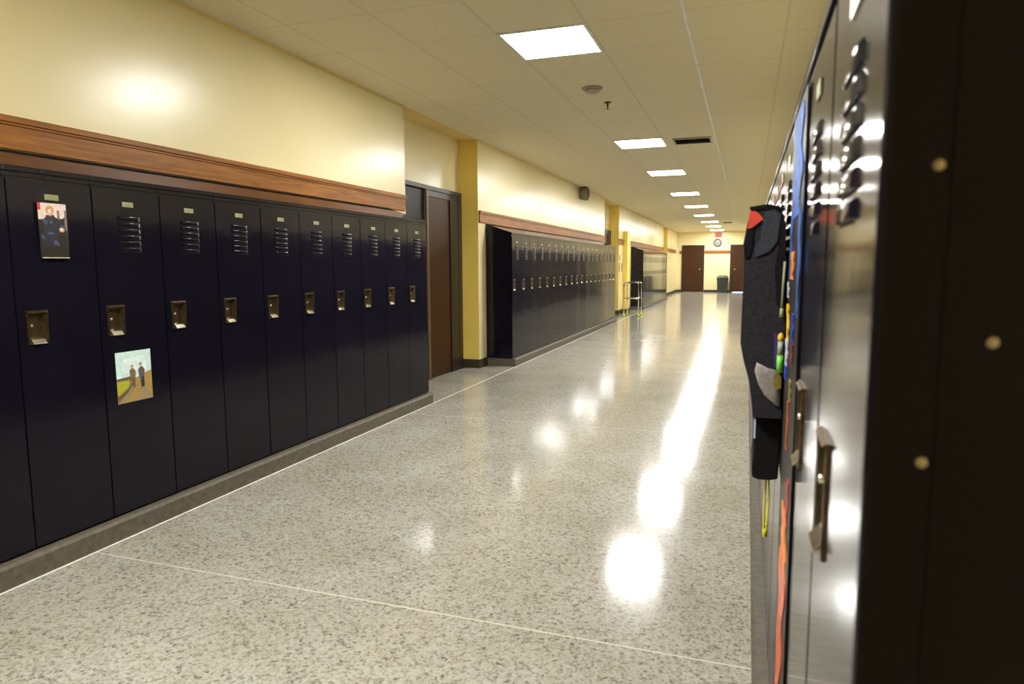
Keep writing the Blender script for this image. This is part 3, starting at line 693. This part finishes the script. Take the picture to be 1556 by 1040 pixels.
n_ = len(prof); vs = [p for g_ in rings for p in g_]
fs = [(i * n_ + k, i * n_ + (k + 1) % n_, (i + 1) * n_ + (k + 1) % n_, (i + 1) * n_ + k) for i in range(len(rings) - 1) for k in range(n_)]
q.poly(vs, fs, M['navy_fabric'], True); q.poly(rings[0], [list(range(n_))], M['navy_fabric']); q.poly(rings[-1], [list(range(n_))[::-1]], M['navy_fabric'])
r2b = r
body = q.build('pack_body', r)
def near_patch(nm, pts_, m, lab=None, y=Y0, t=.003, puff=0, parent=r):
    q = MB(); yb2 = y - .0005
    if puff:
        c = (sum(p[0] for p in pts_) / len(pts_), sum(p[1] for p in pts_) / len(pts_)); rg = []
        for s, d in ((1, 0), (1.0, .4), (.85, .85), (.5, 1.0)):
            rg.append([bp(c[0] + (x - c[0]) * s, c[1] + (z - c[1]) * s, yb2 - puff * d) for x, z in pts_])
        k_ = len(pts_); v_ = [p for g_ in rg for p in g_]
        q.poly(v_, [(i * k_ + k, i * k_ + (k + 1) % k_, (i + 1) * k_ + (k + 1) % k_, (i + 1) * k_ + k) for i in range(3) for k in range(k_)], M[m], True)
        q.poly(rg[0], [list(range(k_))], M[m]); q.poly(rg[-1], [list(range(k_))[::-1]], M[m], True)
    else:
        v_ = [bp(x, z, yb2) for x, z in pts_] + [bp(x, z, yb2 - t) for x, z in pts_]; k_ = len(pts_)
        q.poly(v_, [list(range(k_))[::-1], list(range(k_, 2 * k_))] + [(i, (i + 1) % k_, k_ + (i + 1) % k_, k_ + i) for i in range(k_)], M[m])
    o = q.build(nm, parent)
    if lab: o['label'] = lab
    return o
near_patch('upper_shading', [(.036, 1.432), (.060, 1.440), (.076, 1.425), (.070, 1.36), (.052, 1.335), (.020, 1.322), (.016, 1.345), (.030, 1.372)], 'slate_shading', 'slate blue painted shading on the upper pack')  # shading of the upper fabric, painted as a paler patch
near_patch('corner_patch', [(.002, 1.436), (.016, 1.436), (.026, 1.428), (.035, 1.416), (.022, 1.406), (.006, 1.394), (-.003, 1.393)], 'red_fabric', 'orange red corner patch', t=.004)
near_patch('edge_strap', [(-.002, 1.390), (.012, 1.393), (.010, 1.350), (.004, 1.322), (-.006, 1.318), (-.011, 1.352)], 'black_fabric', 'black edge strap')
near_patch('top_binding', [(.000, 1.447), (.046, 1.4535), (.085, 1.441), (.085, 1.436), (.046, 1.443), (.004, 1.437)], 'black_fabric', 'black binding along the top')
near_patch('back_shadow_panel', [(.078, 1.43), (.090, 1.40), (.092, 1.20), (.074, 1.20), (.066, 1.29), (.074, 1.35)], 'black_fabric', 'black patch painted as shadow along the pack back', t=.005)  # shadow at the back edge of the pack, modelled as a black patch
near_patch('side_pocket', [(.031, 1.052), (.027, 1.030), (.036, .998), (.053, .968), (.078, .944), (.091, .940), (.092, 1.000), (.088, 1.033), (.060, 1.038)], 'grey_fabric', 'pale grey side pocket', puff=.012)
near_patch('pocket_lining', [(.070, 1.130), (.094, 1.125), (.094, 1.040), (.074, 1.040)], 'purple', 'purple pocket lining', t=.002)
near_patch('pocket_badge', [(.074, 1.022), (.084, 1.030), (.092, 1.020), (.092, .990), (.080, .985), (.073, 1.000)], 'olive', 'olive badge on the pocket', y=Y0 - .0128, t=.002)
q = MB(); q.tube([bp(.090, 1.31, Y0 - .008), bp(.088, 1.25, Y0 - .010), bp(.087, 1.19, Y0 - .008)], .003, M['pale_cord'], 8); q.tube([bp(.087, 1.192, Y0 - .008), bp(.0865, 1.17, Y0 - .008)], .0045, M['pale_cord'], 8); o = q.build('zip_cord', r); o['label'] = 'pale green zip cord'
# lower pouch
pr2 = [(.096, .738), (.098, .90), (.094, .902), (.034, .902), (.030, .86), (.031, .80), (.028, .76), (.030, .738), (.045, .732), (.075, .733)]
q = MB(); v0 = [bp(x, z, Y0 + .03) for x, z in pr2]; v1 = [bp(x, z, Y1 - .05) for x, z in pr2]; k_ = len(pr2)
q.poly(v0 + v1, [list(range(k_))[::-1], list(range(k_, 2 * k_))] + [(i, (i + 1) % k_, k_ + (i + 1) % k_, k_ + i) for i in range(k_)], M['black_fabric']); o = q.build('lower_pouch', r, bevel=.006); o['label'] = 'black pouch below the pack'
q = MB(); q.box(.0295 - DF, Y0 + .028 - 2.0, .905 - .72 - .06, .0345 - DF, Y0 + .0298 - 2.0, .905 - .72 - .008, M['white_paper']); o = q.build('pouch_tag', r); o['label'] = 'small pale blue tag'
# hanging loops over the vent
for yy_, m_ in ((1.93, 'pink'), (1.99, 'black_fabric')):
    q = MB(); q.tube([bp(.060, 1.445, yy_), bp(.070, 1.475, yy_), bp(.080, 1.505, yy_ + .01), bp(.084, 1.518, yy_ + .02), bp(.080, 1.505, yy_ + .03), bp(.070, 1.475, yy_ + .04), bp(.060, 1.445, yy_ + .04)], .003, M[m_], 8)
    o = q.build('hanging_loop', r); o['label'] = 'pink hanging loop' if m_ == 'pink' else 'black hanging loop'
# marker in the side pocket
r = empty('marker_pen', (.0855, Y0 - .0205, 1.02)); tag(r, 'green marker with yellow cap tucked on the backpack side pocket', 'marker')
q = MB(); q.lathe([(.001, .012), (.0075, .012), (.0080, .055), (.001, .055)], M['green'], 16); o = q.build('green_barrel', r)
q = MB(); q.lathe([(.001, .0555), (.0072, .0555), (.0068, .090), (.001, .090)], M['clear'], 16); o = q.build('clear_barrel', r)
q = MB(); q.lathe([(.001, .0905), (.0065, .092), (.0075, .099), (.0065, .106), (.003, .111), (.001, .112)], M['yellow'], 16); o = q.build('yellow_cap', r)
# lanyard hanging below
q = MB(); q.tube([(.068, 1.93, .740), (.0655, 1.915, .70), (.0640, 1.91, .66), (.0650, 1.91, .60), (.0665, 1.915, .578), (.0700, 1.92, .575), (.0735, 1.93, .60), (.0765, 1.935, .66), (.0750, 1.935, .70), (.0715, 1.935, .7405)], .0028, M['lanyard'], 8)
q.lathe([(.001, .558), (.006, .560), (.0075, .575), (.006, .590), (.001, .592)], M['lanyard'], 12, 'z', (.0690, 1.917, 0)); o = q.build('lanyard', r2b, loc=(-DF, -2.0, -.72)); o['label'] = 'yellow lanyard looped below the pack'

# ------------------------------------------------------------------ world, camera, view
w = bpy.data.worlds.new('world'); scene.world = w; w.use_nodes = True
w.node_tree.nodes['Background'].inputs[0].default_value = (.02, .018, .015, 1); w.node_tree.nodes['Background'].inputs[1].default_value = .3

F, YAW, PIT, ROLL = 1029.8, .3328, .1124, -.00483
cam = bpy.data.cameras.new('camera'); cam.sensor_fit = 'HORIZONTAL'; cam.sensor_width = 36; cam.lens = 36 * F / 1556; cam.clip_start = .02; cam.clip_end = 100
cam.dof.use_dof = True; cam.dof.focus_distance = 6.0; cam.dof.aperture_fstop = 4.5
co = bpy.data.objects.new('camera', cam); COL.objects.link(co)
fw = Vector((-math.sin(YAW) * math.cos(PIT), math.cos(YAW) * math.cos(PIT), -math.sin(PIT))); rt = Vector((math.cos(YAW), math.sin(YAW), 0)); up = rt.cross(fw)
r2_ = rt * math.cos(ROLL) + up * math.sin(ROLL); u2_ = -rt * math.sin(ROLL) + up * math.cos(ROLL)
mw = Matrix((r2_, u2_, -fw)).transposed().to_4x4(); mw.translation = Vector((0, 0, 1.303)); co.matrix_world = mw
scene.camera = co
vs_ = scene.view_settings; scene.display_settings.display_device = 'sRGB'
vs_.view_transform = 'Standard'; vs_.look = 'None'; vs_.gamma = 1; vs_.use_curve_mapping = False; vs_.exposure = 2.05
scene.cycles.use_denoising = True
scene.cycles.max_bounces = 8; scene.cycles.diffuse_bounces = 5; scene.cycles.sample_clamp_indirect = 6
